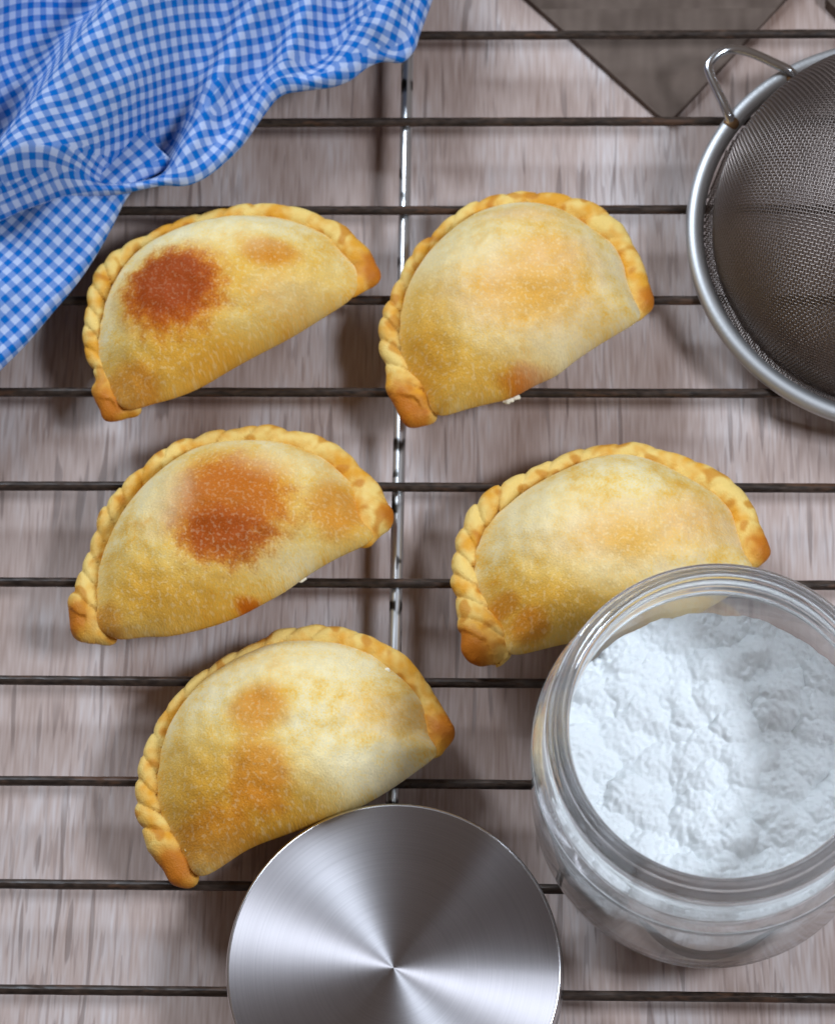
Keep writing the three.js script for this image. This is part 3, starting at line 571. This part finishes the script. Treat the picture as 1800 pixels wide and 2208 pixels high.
  const white = new THREE.MeshPhysicalMaterial({ color: new THREE.Color().setRGB(0.76, 0.785, 0.785), roughness: 1, specularIntensity: 0.2, bumpMap: grain, bumpScale: 0.00006 });
  const powder = thing('white_powder', 'lumpy white powder filling the glass jar', 'powder', JAR);
  part('powder_heap', meshOf(pos, uv, idx), white, powder);
}

// ---------------------------------------------------------------- mesh sieve, turned upside down
{
  const sieve = thing('mesh_sieve', 'round steel mesh sieve lying upside down on the rack', 'sieve', [0.1503, 0, -0.0805]);
  const RS = 0.0618, steel = new THREE.MeshPhysicalMaterial({ color: new THREE.Color().setRGB(0.52, 0.52, 0.52), metalness: 1, roughness: 0.5, bumpMap: valueTexture(1024, 32, (u, v) => 0.5 + 0.4 * noise(u * 500, v * 2, 4)), bumpScale: 0.00003 });
  const prof = []; for (let i = 0; i <= 28; i++) { const a = (i / 28) * 2 * Math.PI; prof.push(new THREE.Vector2(RS + 0.0028 * Math.cos(a), 0.0206 + 0.0025 * Math.sin(a))); }
  part('rim', new THREE.LatheGeometry(prof, 240), steel, sieve);
  // woven wires: a flat net pressed into a dome
  const RD = 0.0562, HD = 0.058, pitch = 0.00106, wr = 0.00025, y0 = 0.0186, turn = 0.36, pos = [], nor = [], idx = [], Q = RD * Math.PI / 2, HEM = 0.0028;
  const dome = (p, q, out) => {
    const c = Math.cos(turn), s = Math.sin(turn), a = c * p - s * q, b = s * p + c * q, rho = Math.hypot(a, b), f = rho / RD, k = rho > 1e-9 ? Math.sin(f) / rho : 1 / RD;
    if (rho > Q) { out.set((a / rho) * (RD + rho - Q), y0, (b / rho) * (RD + rho - Q)); return new THREE.Vector3(0, 1, 0); }     // the flat hem under the rim
    const ux = a * k, uz = b * k, uy = Math.cos(f);
    const n = new THREE.Vector3(ux / RD, uy / HD, uz / RD).normalize();
    out.set(RD * ux, y0 + HD * Math.pow(Math.max(0, uy), 0.88), RD * uz);
    return n;
  };
  const P = new THREE.Vector3(), Pn = new THREE.Vector3(), tan = new THREE.Vector3(), bi = new THREE.Vector3(), S = 4, K = Math.floor((Q + HEM) / pitch);
  for (const way of [0, 1]) for (let w = -K; w <= K; w++) {
    const c = w * pitch, reach = Math.sqrt(Math.max(0, (Q + HEM) ** 2 - c * c)), m = Math.floor((reach / pitch) * 2);
    if (m < 4) continue;
    let first = pos.length / 3;
    for (let i = -m; i <= m; i++) {
      const t = (i * pitch) / 2, n = way ? dome(c, t, P) : dome(t, c, P);
      way ? dome(c, t + 0.0003, Pn) : dome(t + 0.0003, c, Pn);
      tan.subVectors(Pn, P).normalize(); bi.crossVectors(tan, n).normalize();
      const even = i % 2 === 0, up = even ? (((Math.round(i / 2) + w) & 1) ^ way ? 1 : -1) : 0;
      P.addScaledVector(n, up * wr * 0.95);
      for (let j = 0; j < S; j++) {
        const a = ((j + 0.5) / S) * 2 * Math.PI, x = Math.cos(a), y = Math.sin(a);
        nor.push(bi.x * x + n.x * y, bi.y * x + n.y * y, bi.z * x + n.z * y);
        pos.push(P.x + wr * (bi.x * x + n.x * y), P.y + wr * (bi.y * x + n.y * y), P.z + wr * (bi.z * x + n.z * y));
      }
    }
    for (let i = 0; i < 2 * m; i++) for (let j = 0; j < S; j++) { const a = first + i * S + j, b = first + i * S + ((j + 1) % S); idx.push(a, a + S, b, b, a + S, b + S); }
  }
  const g = new THREE.BufferGeometry();
  g.setAttribute('position', new THREE.Float32BufferAttribute(pos, 3)); g.setAttribute('normal', new THREE.Float32BufferAttribute(nor, 3)); g.setIndex(idx);
  part('wire_mesh', g, new THREE.MeshPhysicalMaterial({ color: new THREE.Color().setRGB(0.25, 0.21, 0.19), metalness: 1, roughness: 0.4 }), sieve, 'stuff');
  // bent wire ear
  const ear = [[-50.0, 35.2, 21], [-51.0, 37.8, 23.5], [-54.3, 45.5, 24.5], [-56.4, 50.6, 25], [-57.1, 53.4, 25.2], [-56.2, 55.6, 25.3], [-53.5, 58.4, 25.4], [-50.6, 59.6, 25.4], [-45.5, 58.9, 25.4], [-37.5, 55.3, 25], [-31.9, 52.5, 24], [-29.6, 50.8, 21]];
  const cv = new THREE.CatmullRomCurve3(ear.map(([x, z, y]) => new THREE.Vector3(x * MM, y * MM, -z * MM)), false, 'centripetal');
  for (const [x, z] of [[-50.2, -36], [-31, -51.4]]) {
    const w = new THREE.SphereGeometry(0.0021, 24, 16); w.scale(1.15, 0.7, 1.15);
    part('weld', w, new THREE.MeshPhysicalMaterial({ color: new THREE.Color().setRGB(0.23, 0.13, 0.06), metalness: 0.8, roughness: 0.45 }), sieve).position.set(x * MM, 0.0222, z * MM);
  }
  part('loop_handle', new THREE.TubeGeometry(cv, 120, 0.0015, 14), new THREE.MeshPhysicalMaterial({ color: new THREE.Color().setRGB(0.58, 0.59, 0.60), metalness: 1, roughness: 0.2 }), sieve);
}

renderer.render(scene, camera);
